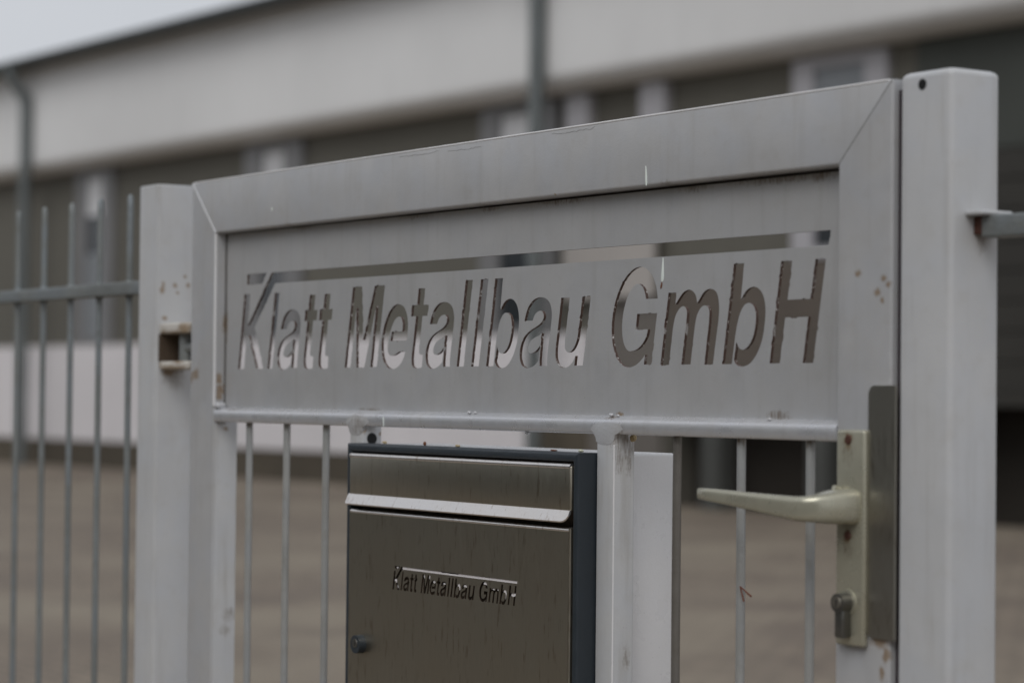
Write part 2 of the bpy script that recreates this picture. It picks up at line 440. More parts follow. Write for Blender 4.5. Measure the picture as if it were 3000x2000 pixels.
for s in (-9.27, 4.55, 18.3):
    bm = bmesh.new()
    cyl(bm, (s-.10, -.34, 6.36), (s-.10, -.34, 6.22), .10)
    cyl(bm, (s-.10, -.34, 6.24), (s, -.12, 5.86), .095)
    cyl(bm, (s, -.12, 5.90), (s, -.12, 0.0), .095)
    finish('downpipe', bm, B_pipe, BLD, smooth=True)
def window(s0, s1, z0, z1, blind, w=.34, vent=False, shade=None, fm=None):
    f = part('window', fm or B_frame2, [(s0, s0+w, .37, .448, z0, z1), (s1-w, s1, .37, .448, z0, z1), (s0+w, s1-w, .37, .448, z1-.10, z1), (s0+w, s1-w, .37, .448, z0, z0+.1)])
    part('pane', B_glass, [(s0+w, s1-w, .42, .447, z0+.1, blind)], f)
    part('blind', shade or B_blind, [(s0+w, s1-w, .41, .447, blind, z1-.10)], f)
    if vent: part('sash', B_sky, [(s0+w, s1-w, .405, .419, z0+.1, blind-.60)], f)
window(-8.42, -7.14, 1.93, 4.66, 3.95, .36, True)
window(-3.04, -1.47, 1.93, 4.66, 3.55, .48)
window(2.74, 4.26, 1.93, 4.66, 3.5, .40)
window(8.32, 9.68, 2.63, 4.66, 3.3, .31, False, B_sky, B_frame)
window(14.0, 15.4, 2.63, 4.66, 3.3, .31, False, B_sky, B_frame)
ent = part('entrance_canopy', B_cream, [(4.56, 6.20, .28, .329, 2.30, 3.098)])
for a_, b_ in ((4.51, 4.92), (5.87, 6.29)): part('pilaster', B_frame, [(a_, b_, .33, .448, 3.10, 4.66)], ent)
for a_, b_ in ((4.92, 5.55), (5.56, 6.20)): part('door_leaf', B_door, [(a_, b_, .40, .447, 0.02, 2.298)], ent)
for k in range(9):                                                   # brown cladding boards above the dock
    z0 = 1.27 + k * .15
    part('board', B_brown, [(6.32, 11.0, .40, .47, z0, z0 + .138)])
for k in range(8):                                                   # sectional door on the right
    z0 = 1.27 + k * .285
    part('door_panel', B_brown2, [(11.05, 15.5, .36, .449, z0, z0 + .27)])
part('dark_cladding', B_dark2, [(10.05, S1, .42, .449, 3.56, 4.70)])
part('dock_edge', B_brown2, [(6.32, S1, .20, .47, 1.14, 1.262)])
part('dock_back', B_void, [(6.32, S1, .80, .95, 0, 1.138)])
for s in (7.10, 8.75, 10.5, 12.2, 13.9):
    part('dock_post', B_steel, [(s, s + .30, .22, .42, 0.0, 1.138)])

# ------------------------------------------------------------------ gate
GATE = thing('metal_gate', 'light grey painted metal gate with company name cut through its top panel', 'gate', None, (0, 0, 0))
W, T, RW, GD = 1.5368, 1.5161, 0.080, 0.040
B0 = 0.08
bm = bmesh.new(); tubeX(bm, RW/2, W-RW/2, 0, GD, T-RW, T, .0035, k0=-1, k1=1); finish('top_rail', bm, M_gate, GATE, smooth=True)
bm = bmesh.new(); tubeX(bm, RW/2, W-RW/2, 0, GD, B0, B0+RW, .0035, k0=1, k1=-1); finish('bottom_rail', bm, M_gate, GATE, smooth=True)
e = .0004
bm = bmesh.new(); tubeZ(bm, 0, RW, 0, GD, B0+RW/2+e, T-RW/2-e, .0045, k0=1, k1=-1); finish('stile', bm, M_gate, GATE, smooth=True)
bm = bmesh.new(); tubeZ(bm, W-RW, W, 0, GD, B0+RW/2+e, T-RW/2-e, .0035, k0=-1, k1=1); finish('stile', bm, M_gate, GATE, smooth=True)
# weld seams along the mitres
bm = bmesh.new()
cyl(bm, (.002, .0004, T-.002), (RW, .0004, T-RW), .0017, n=8)
finish('weld_seam', bm, M_bead, GATE, smooth=True)
bm = bmesh.new()
cyl(bm, (W-.002, .0010, T-.002), (W-RW, .0010, T-RW), .0013, n=8)
finish('weld_seam', bm, M_flake, GATE, smooth=True)
ZB = 1.1563
bm = bmesh.new()
cb = [(.0035, 0), (.0010, .0008), (0, .0030), (0, .0140), (.0008, .0156), (.0030, .0178), (.0075, .0202), (.0110, .0211), (.0210, .0213), (.0210, 0)]
add_sections(bm, [[(x, y, ZB + z) for y, z in cb] for x in (RW+.0003, W-RW-.0003)])
finish('crossbar', bm, M_bar, GATE, smooth=True)
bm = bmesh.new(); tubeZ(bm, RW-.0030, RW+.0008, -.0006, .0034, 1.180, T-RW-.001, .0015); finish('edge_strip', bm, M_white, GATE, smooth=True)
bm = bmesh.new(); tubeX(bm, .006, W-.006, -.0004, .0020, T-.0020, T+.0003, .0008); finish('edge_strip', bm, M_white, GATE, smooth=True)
bm = bmesh.new(); box(bm, RW+.0002, RW+.0020, .0168, .0181, 1.180, T-RW-.001); finish('joint_line', bm, M_dirt_shade, GATE)
bm = bmesh.new(); box(bm, RW+.0002, W-RW-.0002, .0225, .0245, T-RW-.012, T-RW-.0002); finish('rail_shade_strip', bm, M_dirt_shade, GATE)  # dark strip painting in the shade of the gap under the rail
# paler inner face strip of the left stile, below the crossbar
bm = bmesh.new(); rbox(bm, RW-.001, RW+.0012, .004, GD-.001, .17, ZB-.002, .0005, 1); finish('stile_liner', bm, M_up, GATE)
for x0 in (.481, 1.0452):
    bm = bmesh.new(); tubeZ(bm, x0, x0+.034, .0002, .030, B0+RW, ZB, .0024); finish('upright', bm, M_up, GATE, smooth=True)
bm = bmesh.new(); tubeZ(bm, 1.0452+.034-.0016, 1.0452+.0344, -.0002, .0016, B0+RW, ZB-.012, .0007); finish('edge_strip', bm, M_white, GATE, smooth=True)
for k in (0, 1, 2, 9, 10, 11):
    x = .1712 + .1122 * k if k < 5 else 1.1805 + .1118 * (k - 9)
    bm = bmesh.new()
    zs = [B0+RW, .5, .8, .9, 1.0, 1.08, ZB+.001]
    n = 12; rings = []
    for z in zs:
        dx = random.uniform(-.0006, .0006)
        rings.append([(x + dx + .005*math.cos(2*math.pi*i/n), .0125 + .005*math.sin(2*math.pi*i/n), z) for i in range(n)])
    add_sections(bm, rings)
    finish('round_bar', bm, M_wire2 if k == 9 else M_wire, GATE, smooth=True)
# weld fillets where the uprights meet the crossbar
for x0, mat in ((.481, M_fil), (1.0452, M_fil)):
    bm = bmesh.new()
    pts = [(-.012, .006), (-.006, .0005), (-.002, -.004), (-.0005, -.0085), (.004, -.0108), (.012, -.0118), (.022, -.0122), (.030, -.0100), (.0338, -.0060), (.0355, -.0005), (.043, .0020), (.050, .0060), (.044, .0120), (.028, .0138), (.008, .0135), (-.006, .0110)]
    c = Vector((x0 + .017, -.0012, ZB + .003))
    outer = [bm.verts.new((x0+a_, -.0001, ZB+b_)) for a_, b_ in pts]
    inner = [bm.verts.new((c.x + (x0+a_-c.x)*.6, -.0009 + random.uniform(-.00015, .00015), c.z + (ZB+b_-c.z)*.6)) for a_, b_ in pts]
    back = [bm.verts.new((x0+a_, .004, ZB+b_)) for a_, b_ in pts]
    n = len(pts)
    for i in range(n):
        bm.faces.new((outer[i], outer[(i+1) % n], inner[(i+1) % n], inner[i]))
        bm.faces.new((outer[i], back[i], back[(i+1) % n], outer[(i+1) % n]))
    bm.faces.new(inner); bm.faces.new(back[::-1])
    finish('weld_fillet', bm, mat, GATE, smooth=True)
# small weld drops
for x, z, r in ((.8954, 1.1553, .0035), (.7669, 1.1780, .0026), (.780, 1.178, .002), (1.0655, 1.1785, .003), (1.078, 1.178, .002), (1.345, 1.1775, .002)):
    bm = bmesh.new(); bmesh.ops.create_icosphere(bm, subdivisions=2, radius=r)
    for v in bm.verts: v.co = Vector((x + v.co.x*1.2, .006 + v.co.y, z + v.co.z*.7)) + v.co.normalized() * random.uniform(-.0004, .0004)
    finish('weld_drop', bm, M_bead, GATE, smooth=True)
bm = bmesh.new(); cyl(bm, (.5145, .0146, 1.1400), (.5153, .0146, 1.1400), .0077, n=24); finish('screw_hole', bm, M_black, GATE)
bm = bmesh.new(); rbox(bm, RW-.004, RW+.010, .001, .016, 1.1765, 1.1845, .003); finish('weld_bead', bm, M_bead, GATE, smooth=True)

# ---- lettering outlines, in mm, upright; sheared later.  A third value 1 marks a corner
def smooth_path(pts):
    P = [Vector((p[0], p[1])) for p in pts]; C = [len(p) > 2 for p in pts]; n = len(P); o = []
    for i in range(n):
        p1, p2 = P[i], P[(i+1) % n]
        o.append((p1.x, p1.y))
        if C[i] and C[(i+1) % n]: continue
        p0 = P[i-1] if not C[i] else p1 - (p2 - p1) * .6
        p3 = P[(i+2) % n] if not C[(i+1) % n] else p2 + (p2 - p1) * .6
        t0 = 0; t1 = t0 + max((p1-p0).length, 1e-6)**.5; t2 = t1 + max((p2-p1).length, 1e-6)**.5; t3 = t2 + max((p3-p2).length, 1e-6)**.5
        for k in range(1, 6):
            t = t1 + (t2 - t1) * k / 6
            a1 = p0*((t1-t)/(t1-t0)) + p1*((t-t0)/(t1-t0)); a2 = p1*((t2-t)/(t2-t1)) + p2*((t-t1)/(t2-t1)); a3 = p2*((t3-t)/(t3-t2)) + p3*((t-t2)/(t3-t2))
            b1 = a1*((t2-t)/(t2-t0)) + a2*((t-t0)/(t2-t0)); b2 = a2*((t3-t)/(t3-t1)) + a3*((t-t1)/(t3-t1))
            q = b1*((t2-t)/(t2-t1)) + b2*((t-t1)/(t2-t1)); o.append((q.x, q.y))
    return o
def poly(*p): return [(x, z, 1) for x, z in p]
def shift(x0, pts, sx=1.0): return [(x0 + p[0]*sx,) + tuple(p[1:]) for p in pts]
gA = [(3,56.5,1),(4.5,64),(9,74),(18,81.5),(31,84.3),(44,82.5),(54,76),(59.5,65),(60.5,54),(60,30),(60,14),(61,4),(62,1.5,1),(45.5,1.5,1),(44.3,8),(43.9,17,1),(43,41,1),
      (38,38.5),(28,35.5),(21,31.5),(17.8,25),(18.3,20),(22,17.2),(27,17.2),(34,19.5),(42.2,26,1),(42.3,8,1),(36,3),(28,0),(18,-1),(8,2.3),(2,10),(0,20),(2,30),(8,38.5),(18,44.5),(30,49),(39,53.5),(43,58.5),(42.8,63),(38.5,67.3),(31.5,67.6),(24.5,64),(20.5,56.5,1)]
gB = [(0,1.8,1),(16.3,1.8,1),(16.4,18),(16.6,33),(17.8,46),(21,58),(26.5,65.5),(33.5,67.3),(42,63.5),(47.5,53),(48.2,40),(45,27),(38.5,19.5),(32.5,17.3),(25,19.5),(19.6,26,1),(19.0,6,1),(24.5,1.2),(34,-1),(46,2),(56,12),(62.3,27),(63.5,42),(62,60),(56,74),(47,82),(37,84.4),(27,81),(18.8,71.5,1),(17.2,110.3,1),(0,110.3,1)]
gE = [(63,21,1),(58,10),(49,2.5),(40,-.6),(30,-1),(17,3.5),(6,15),(.4,31),(.2,45),(5,63),(15,77.5),(26,83.6),(34,84.3),(48,80.5),(59,68),(63.4,53),(63.5,36,1),(23,36,1),(23.6,48.3,1),(50.3,48.5,1),(49.6,58),(44,66),(38,68),(30,65),(22.5,55),(18,43),(16.4,31),(19,21.5),(25,17),(33,16.8),(41,19),(47.5,22,1)]
gU = [(0,82.5,1),(17.7,82.3,1),(17.4,45),(17.5,30),(20,21),(27,17.3),(35,20.5),(41,30),(42.7,42),(43.3,82.5,1),(60.3,82.5,1),(59,1.6,1),(42,1.6,1),(42,13,1),(37,5.2),(29,.3),(21,-1),(10,1.5),(3,9),(0,20),(0,40)]
gM_ = [(0,1.8,1),(15.8,1.8,1),(15.5,30),(15.7,45),(18,57),(24,64.5),(30,66.5),(36.3,62.5),(38.3,50),(38.2,30),(38,1.8,1),(54.5,1.8,1),(54.4,30),(54.6,45),(56.5,57),(62,64.5),(69,66.5),(75.8,62.5),(78.4,50),(78.6,30),(79,1.6,1),(94,1.6,1),(94.3,30),(94.5,55),(92,69),(86,80),(76,84.4),(65,82),(54,69.5,1),(49,79),(39,84.4),(28,82.5),(15,69,1),(14.2,82.2,1),(0,82.2,1)]
def gT(x0, xl, xr): return [(x0,103.6,1),(x0+15.8,103.4,1),(x0+16,82,1),(xr,82,1),(xr,67.5,1),(x0+16.2,67.5,1),(x0+16.2,40),(x0+16,25),(x0+18,18.5),(x0+26.6,17,1),(x0+27.2,.8,1),(x0+12,-.2),(x0+3.5,2.5),(x0,12),(x0,40),(x0,67.5,1),(xl,67.5,1),(xl,82.2,1),(x0,82.2,1)]
# the G
g = []
def earc(cx, cz, rx, rz, a0, a1, n):
    return [(cx + rx*math.cos(math.radians(a0 + (a1-a0)*k/n)), cz + rz*math.sin(math.radians(a0 + (a1-a0)*k/n)), 1) for k in range(n+1)]
aT_o = math.degrees(math.asin((76.5-56.2)/57.2)); aT_i = math.degrees(math.asin((76.5-55.8)/38.3))
gG = earc(1082, 56.2, 42.5, 57.2, aT_o, 360 - math.degrees(math.acos((1109.9-1082)/42.5)), 60)
gG += [(1109.9, 2.2, 1), (1123.4, 2.2, 1), (1123.8, 60, 1), (1086.5, 60, 1), (1086.8, 42, 1), (1109.9, 42, 1)]
ai = math.degrees(math.asin((42-55.8)/38.3))
gG += [(1109.6,38,1),(1108.4,34,1),(1106.2,30,1),(1103,26,1),(1099,22.6,1),(1094,19.8,1),(1088,18,1)] + earc(1081.5, 55.8, 22.0, 38.3, 270, aT_i, 44)
WORD = [
    shift(0, [(121.9,.5,1),(139.8,.5,1),(139.4,40,1),(143.5,50,1),(149,44,1),(178.4,.4,1),(199.4,.4,1),(161.2,60.4,1),(211.5,123.2,1),(1401.5,123.2,1),(1402.3,138.9,1),(198,138.9,1),(143,67.5,1),(139.6,64,1),(137.8,110,1),(120,110,1)]),
    poly((125.6,123.8),(172,123.8),(183,139),(123.5,139)),
    poly((212.1,.9),(226.7,.9),(227.3,109.3),(213.5,109.3)),
    shift(238.5, gA), gT(317.2, 308.5, 343.3), gT(359.5, 350.0, 385.2),
    poly((433.8,1.4),(449.2,1.4),(449.8,82),(466,1.3),(486.5,1.3),(502.0,84),(502.9,2),(518.9,2),(519.6,110.6),(493.4,110.6),(476.6,38),(459.7,110.4),(435.4,110.6)),
    shift(525.6, gE), gT(606.2, 593.8, 634.2), shift(639.4, gA),
    poly((716.9,1.5),(732.7,1.5),(733.9,110.4),(717.5,110.4)), poly((750.6,1.5),(767.9,1.5),(769.6,110.4),(752.6,110.4)),
    shift(784.8, gB), shift(856.2, gA), shift(932, gU), gG, shift(1140.6, gM_), shift(1250.8, gB),
    poly((1330,2.2),(1346.4,2.2),(1346.6,50.4),(1383.2,50.4),(1383.2,2.3),(1399.6,2.3),(1400,110),(1383.8,110),(1383.6,69),(1347,69),(1347,110),(1329.3,110)),
]
SHEAR = .172
def flaked(pts):
    # rust has nibbled at the cut edges: split long edges and push some points outwards
    o = []; n = len(pts)
    area = sum(pts[i][0]*pts[(i+1) % n][1] - pts[(i+1) % n][0]*pts[i][1] for i in range(n))
    sg = 1 if area > 0 else -1
    for i in range(n):
        a, b = pts[i], pts[(i+1) % n]; d = math.hypot(b[0]-a[0], b[1]-a[1]); o.append(a)
        if d < 3 or d > 300: continue
        k = int(d / 2.0); nx, nz = sg*(b[1]-a[1])/d, -sg*(b[0]-a[0])/d
        run = 0; amp = 0
        for j in range(1, k):
            if run <= 0 and random.random() < .08: run = random.randint(1, 4); amp = random.uniform(.3, 1.35)
            q = (amp * random.uniform(.7, 1.1) if run > 0 else 0) + random.uniform(-.07, .07); run -= 1
            t = j / k; o.append((a[0]+(b[0]-a[0])*t + nx*q, a[1]+(b[1]-a[1])*t + nz*q))
    return o
def logo_loops(ox, oz, sc, flake=False):
    loops = []
    for gph in WORD:
        pts = smooth_path(gph)
        if flake: pts = flaked(pts)
        loops.append([(ox + (x + SHEAR*z)*sc, oz + z*sc) for x, z in pts])
    return loops
def sheet_with_holes(name, outer, holes, y_front, thick, mats, parent):
    cu = bpy.data.curves.new(name + '_c', 'CURVE'); cu.dimensions = '2D'; cu.fill_mode = 'BOTH'
    cu.extrude = thick / 2
    for lp in [outer] + holes:
        sp = cu.splines.new('POLY'); sp.points.add(len(lp) - 1); sp.use_cyclic_u = True
        for i, (x, z) in enumerate(lp): sp.points[i].co = (x, z, 0, 1)
    ob = bpy.data.objects.new(name + '_c', cu); COL.objects.link(ob)
    dg = bpy.context.evaluated_depsgraph_get()
    me = bpy.data.meshes.new_from_object(ob.evaluated_get(dg))
    bpy.data.objects.remove(ob)
    me.name = name
    me.transform(Matrix(((1,0,0,0),(0,0,-1,y_front+thick/2),(0,1,0,0),(0,0,0,1))))
    me.materials.clear()
    for mt in mats: me.materials.append(mt)
    me.update()
    for p in me.polygons:
        p.use_smooth = False
        p.material_index = 0 if abs(p.normal.y) > .5 else 1
    o = bpy.data.objects.new(name, me); COL.objects.link(o); o.parent = parent
    return o
mm = .001
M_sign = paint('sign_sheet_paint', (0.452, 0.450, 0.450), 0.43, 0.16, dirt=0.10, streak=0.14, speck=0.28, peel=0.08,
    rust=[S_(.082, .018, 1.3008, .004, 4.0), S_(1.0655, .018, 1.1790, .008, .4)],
    smudge_shade=[S_(.11, .018, 1.437, .02, .25), S_(.32, .018, 1.436, .03, .25), S_(.79, .018, 1.4355, .025, .3), S_(1.2, .018, 1.4355, .03, .3), S_(.5, .018, 1.178, .03, .12), S_(1.345, .018, 1.181, .02, .3), S_(.0815, .018, 1.30, .006, 6), S_(.62, .0182, 1.4335, .05, .10), S_(.95, .0182, 1.4335, .06, .10), S_(1.35, .0182, 1.433, .09, .08), S_(1.41, .0182, 1.431, .03, .25)], smk=.75)  # top-edge marks paint shade under the rail; the rest are smudges
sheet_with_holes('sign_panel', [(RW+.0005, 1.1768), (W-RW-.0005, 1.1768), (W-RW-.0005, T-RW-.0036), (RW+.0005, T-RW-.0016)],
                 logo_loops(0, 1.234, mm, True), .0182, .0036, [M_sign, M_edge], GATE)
# paint flake cracks under the top edge of the rail
def ribbon(name, pts, w, y, mat, parent):
    bm = bmesh.new(); va = []; vb = []; vc = []
    for i, (x, z) in enumerate(pts):
        ww = w * (0.4 + 0.6*random.random()) if 0 < i < len(pts)-1 else w*.1
        va.append(bm.verts.new((x, y, z + ww/2))); vb.append(bm.verts.new((x, y - .00025, z))); vc.append(bm.verts.new((x, y, z - ww/2)))
    for i in range(len(pts)-1):
        bm.faces.new((va[i], va[i+1], vb[i+1], vb[i])); bm.faces.new((vb[i], vb[i+1], vc[i+1], vc[i]))
    return finish(name, bm, mat, parent)
def jag(x0, x1, z0, step, amp):
    p = []; x = x0; z = z0
    while x < x1:
        z = z0 + .0016*math.sin((x-x0)/(x1-x0)*math.pi)*-1 + random.uniform(-amp, amp); p.append((x, z)); x += random.uniform(.5, 1.3)*step
    return p
for x0, x1, z0 in ((.60, .70, T-.0055), (.72, .80, T-.0075), (.95, 1.04, T-.005)):
    ribbon('paint_crack', jag(x0, x1, z0, .005, .0012), .0006, -.00005, M_flake, GATE)
# white droppings / drips
def drip(pts, y, mat=M_lime):
    bm = bmesh.new(); L = []; Rr = []; Cc = []
    for x, z, w in pts:
        L.append(bm.verts.new((x-w/2, y, z))); Cc.append(bm.verts.new((x, y-.0009, z))); Rr.append(bm.verts.new((x+w/2, y, z)))
    for i in range(len(pts)-1):
        bm.faces.new((L[i], Cc[i], Cc[i+1], L[i+1])); bm.faces.new((Cc[i], Rr[i], Rr[i+1], Cc[i+1]))
    return finish('white_drip', bm, mat, GATE, smooth=True)
drip([(1.1350, 1.4590, .0008), (1.1352, 1.4540, .0026), (1.1354, 1.4480, .0036), (1.1356, 1.4420, .0040), (1.1360, 1.4375, .0030), (1.1362, 1.4365, .0010)], -.0001)
drip([(1.1445, 1.3560, .0015), (1.1442, 1.3500, .0030), (1.1438, 1.3440, .0042), (1.1436, 1.3360, .0055), (1.1432, 1.3310, .0050), (1.1428, 1.3290, .0015)], .0181)
drip([(1.1425, 1.3285, .001), (1.1418, 1.3255, .0034), (1.1412, 1.3230, .0034), (1.1408, 1.3212, .001)], .0181, M_husk)
drip([(.2545, 1.4640, .001), (.2546, 1.4610, .0022), (.2546, 1.4590, .0008)], -.0001)
drip([(.5685, 1.1700, .0006), (.5690, 1.1660, .0016), (.5695, 1.1600, .0012), (.5698, 1.1570, .0005)], -.0001)

# ---- lock side: plates, lever handle, cylinder
bm = bmesh.new()
sec = []
for cx, cz, a0 in ((1.5465-.0004, 1.2131-.0004, 0), (1.508+.009, 1.2131-.009, 90), (1.508+.009, .9635+.009, 180), (1.5465-.0004, .9635+.0004, 270)):
    r = .0004 if cx > 1.54 else .009
    for k in range(6):
        a = math.radians(a0 + 90*k/5); sec.append((cx + r*math.cos(a), cz + r*math.sin(a)))
add_sections(bm, [[(x, -.0035, z) for x, z in sec], [(x, -.0004, z) for x, z in sec]])
finish('lock_cover_plate', bm, M_lockst, GATE)
bm = bmesh.new(); rbox(bm, 1.4662, 1.5075, -.0085, -.0002, .9535, 1.1688, .0030)
HP = finish('handle_plate', bm, M_anod, GATE, smooth=True)
for z in (1.1588, 1.0635):
    bm = bmesh.new(); cyl(bm, (1.4845, -.0083, z), (1.4845, -.0098, z), .0052, .0040, 18); finish('screw', bm, M_rscrew, HP)
bm = bmesh.new()
X, Y, Z = Vector((1,0,0)), Vector((0,1,0)), Vector((0,0,1))
secs = [((1.4830, -.0080, 1.0920), X*.0205, Z*.0178, 4),
        ((1.4830, -.0150, 1.0920), X*.0200, Z*.0176, 4),
        ((1.4800, -.0300, 1.0912), X*.0165, Z*.0160, 4),
        ((1.4760, -.0430, 1.0903), Vector((.0120, -.0040, 0)), Z*.0140, 4),
        ((1.4705, -.0520, 1.0898), Vector((.0078, -.0070, 0)), Z*.0128, 4),
        ((1.4630, -.0560, 1.0898), Vector((.0030, -.0085, 0)), Z*.0122, 4),
        ((1.4540, -.0565, 1.0902), Vector((.0008, -.0082, 0)), Z*.0118, 4),
        ((1.4350, -.0555, 1.0912), Vector((0, -.0076, 0)), Z*.0110, 4),
        ((1.4000, -.0540, 1.0932), Vector((0, -.0070, 0)), Z*.0095, 4),
        ((1.3600, -.0520, 1.0955), Vector((0, -.0064, 0)), Z*.0081, 4),
        ((1.3200, -.0500, 1.0975), Vector((0, -.0058, 0)), Z*.0068, 4),
        ((1.3000, -.0490, 1.0983), Vector((0, -.0054, 0)), Z*.0061, 3.6),
        ((1.2975, -.0488, 1.0984), Vector((0, -.0036, 0)), Z*.0044, 3)]
loft(bm, secs, 24)
finish('lever_handle', bm, M_anod, GATE, smooth=True)
bm = bmesh.new(); cyl(bm, (1.4740, -.0100, 1.1080), (1.4740, -.0180, 1.1105), .0040, .0030, 12); finish('handle_stud', bm, M_anod, GATE, smooth=True)
CZ = .9965
bm = bmesh.new(); cyl(bm, (1.4850, -.0080, CZ), (1.4850, -.0100, CZ), .0135, .0130, 24); finish('cylinder_rose', bm, M_anod, GATE, smooth=True)
bm = bmesh.new(); cyl(bm, (1.4850, -.0080, CZ), (1.4850, -.0225, CZ), .0100, .0095, 24)
rbox(bm, 1.4788, 1.4912, -.0215, -.008, CZ-.0350, CZ-.003, .0028)
LC = finish('lock_cylinder', bm, M_cyl, GATE, smooth=True)
bm = bmesh.new(); cyl(bm, (1.4850, -.0222, CZ+.0005), (1.4850, -.0240, CZ+.0005), .0062, .0058, 20); finish('key_core', bm, M_lockst, LC, smooth=True)
bm = bmesh.new(); box(bm, 1.4843, 1.4857, -.02425, -.0239, CZ-.004, CZ+.0035); finish('keyhole', bm, M_black, LC)

# ------------------------------------------------------------------ gate posts
def post(name, label, x0, x1, d, top, r):
    root = thing(name, label, 'gate post', 'square steel posts either side of the gate', ((x0+x1)/2, d/2, 0))
    bm = bmesh.new()
    n = 5; w, h_ = x1-x0, d
    rings = [[(a_, b_, 0) for a_, b_ in rrect(w, h_, .0065, n)], [(a_, b_, top - r) for a_, b_ in rrect(w, h_, .0065, n)]]
    for k in range(1, 6):
        a = math.radians(90*k/5); ins = r*(1-math.cos(a))
        rings.append([(a_, b_, top - r + r*math.sin(a)) for a_, b_ in rrect(w-2*ins, h_-2*ins, .0060, n)])
    add_sections(bm, rings)
    finish('post_tube', bm, M_post, root, smooth=True)
    return root
PL = post('gate_post', 'left gate post, speckled with rust above its hinge', -.186, -.1166, .070, 1.5225, .0022)
PR = post('gate_post', 'wider looking right gate post with a dark hole near its top, beside the lock', 1.5465, 1.6187, .066, 1.5195, .0070)
def under(o, root):
    o.matrix_parent_inverse = Matrix.Translation(-Vector(root.location)); return o
bm = bmesh.new(); cyl(bm, (1.5785, .0004, 1.5060), (1.5785, -.0004, 1.5060), .0055, n=20); under(finish('drill_hole', bm, M_black, PR), PR)
bm = bmesh.new(); box(bm, 1.5371, 1.5464, .008, .012, .1, 1.505); under(finish('door_stop', bm, M_stop, PR), PR)
# hinge on the left post
HG = under(thing('hinge', '', 'x'), PL)
for k_ in ('label', 'category'): del HG[k_]
bpy.data.objects.remove(HG)
bm = bmesh.new()
rbox(bm, -.1163, -.0150, .004, .052, 1.2895, 1.3060, .0035)
rbox(bm, -.1163, -.0150, .004, .052, 1.2340, 1.2470, .0035)
HB = under(finish('hinge_bracket', bm, M_hinge, PL, smooth=True), PL)
bm = bmesh.new(); cyl(bm, (-.066, .026, 1.2470), (-.066, .026, 1.2895), .0105, n=20)
cyl(bm, (-.066, .026, 1.268), (.001, .026, 1.268), .0075, n=16); cyl(bm, (-.020, .026, 1.268), (-.010, .026, 1.268), .0130, n=6)
hp = finish('hinge_pin', bm, M_galv, HB, smooth=True)
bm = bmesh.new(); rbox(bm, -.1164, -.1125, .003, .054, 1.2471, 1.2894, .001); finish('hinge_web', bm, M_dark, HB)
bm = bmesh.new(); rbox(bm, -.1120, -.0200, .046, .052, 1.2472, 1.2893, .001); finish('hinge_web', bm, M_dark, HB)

# ------------------------------------------------------------------ mailbox in the gate
MB = thing('mailbox', 'brushed steel mailbox in a dark grey frame set between the gate uprights', 'mailbox', None, (0, 0, 0))
FX0, FX1, FZ0, FZ1, FY = .5172, 1.0440, .7300, 1.1345, -.0250
fw = .0105
bm = bmesh.new()
tubeX(bm, FX0+fw/2, FX1-fw/2, FY, .006, FZ1-fw, FZ1, .0032, k0=-1, k1=1)
tubeX(bm, FX0+fw/2, FX1-fw/2, FY, .006, FZ0, FZ0+fw, .0032, k0=1, k1=-1)
tubeZ(bm, FX0, FX0+fw, FY, .006, FZ0+fw/2, FZ1-fw/2, .0032, k0=1, k1=-1)
tubeZ(bm, FX1-fw, FX1, FY, .006, FZ0+fw/2, FZ1-fw/2, .0032, k0=-1, k1=1)
finish('frame', bm, M_anth, MB, smooth=True)
bm = bmesh.new(); rbox(bm, .5200, 1.0438, .0062, .1180, .7330, 1.1335, .0040); finish('body', bm, M_white, MB, smooth=True)
bm = bmesh.new(); box(bm, FX0+fw, FX1-fw, -.0090, .0055, FZ0+fw, FZ1-fw); finish('inner_back', bm, M_dark, MB)
# lid with a rolled upper edge and a flared lip
LX0, LX1 = .5285, 1.0325
bm = bmesh.new(); rbox(bm, LX0, LX1, -.0275, -.0150, 1.0660, 1.1200, .0028); LID = finish('letter_flap', bm, M_steel, MB, smooth=True)
bm = bmesh.new(); cyl(bm, (LX0+.001, -.0243, 1.1180), (LX1-.001, -.0243, 1.1180), .0038, n=18); finish('flap_fold', bm, M_steel_lit, LID, smooth=True)
bm = bmesh.new()
def lip_sec(x, s): return [(x, -.0262, 1.0690), (x, -.0280, 1.0678), (x, -.0280-.0055*s, 1.0675-.0122*s), (x, -.0270-.0055*s, 1.0660-.0122*s), (x, -.0262, 1.0640)]
add_sections(bm, [lip_sec(x, s) for x, s in ((LX0-.001, .90), (LX0+.002, 1), (.8, 1), (1.020, 1), (1.026, .93), (1.0300, .75), (1.0325, .45))])
finish('flap_lip', bm, M_steel_lit, LID)
# door: sheet with the name cut through and folded edges
DX0, DX1, DZ0, DZ1 = .5290, 1.0325, .7430, 1.0480
LS = .2188 * mm
logo = logo_loops(.6358 + .0048 - 121.9*LS, .9497, LS)
M_steel2 = M_steel
DOOR = sheet_with_holes('door', [(DX0+.003, DZ0+.002), (DX1-.003, DZ0+.002), (DX1-.003, DZ1-.003), (DX0+.003, DZ1-.003)], logo, -.0272, .0009, [M_steel2, M_dark], MB)
bm = bmesh.new(); tubeX(bm, DX0+.0025, DX1-.0025, -.0276, -.0150, DZ1-.0062, DZ1, .0031, k0=0, k1=0); finish('door_fold', bm, M_steel_lit, DOOR, smooth=True)
bm = bmesh.new(); tubeZ(bm, DX1-.0035, DX1, -.0274, -.0150, DZ0, DZ1-.001, .0017)
finish('door_edge', bm, M_steel, DOOR, smooth=True)
bm = bmesh.new(); tubeZ(bm, DX0, DX0+.0035, -.0274, -.0150, DZ0, DZ1-.001, .0017); finish('door_edge', bm, M_steel, DOOR, smooth=True)
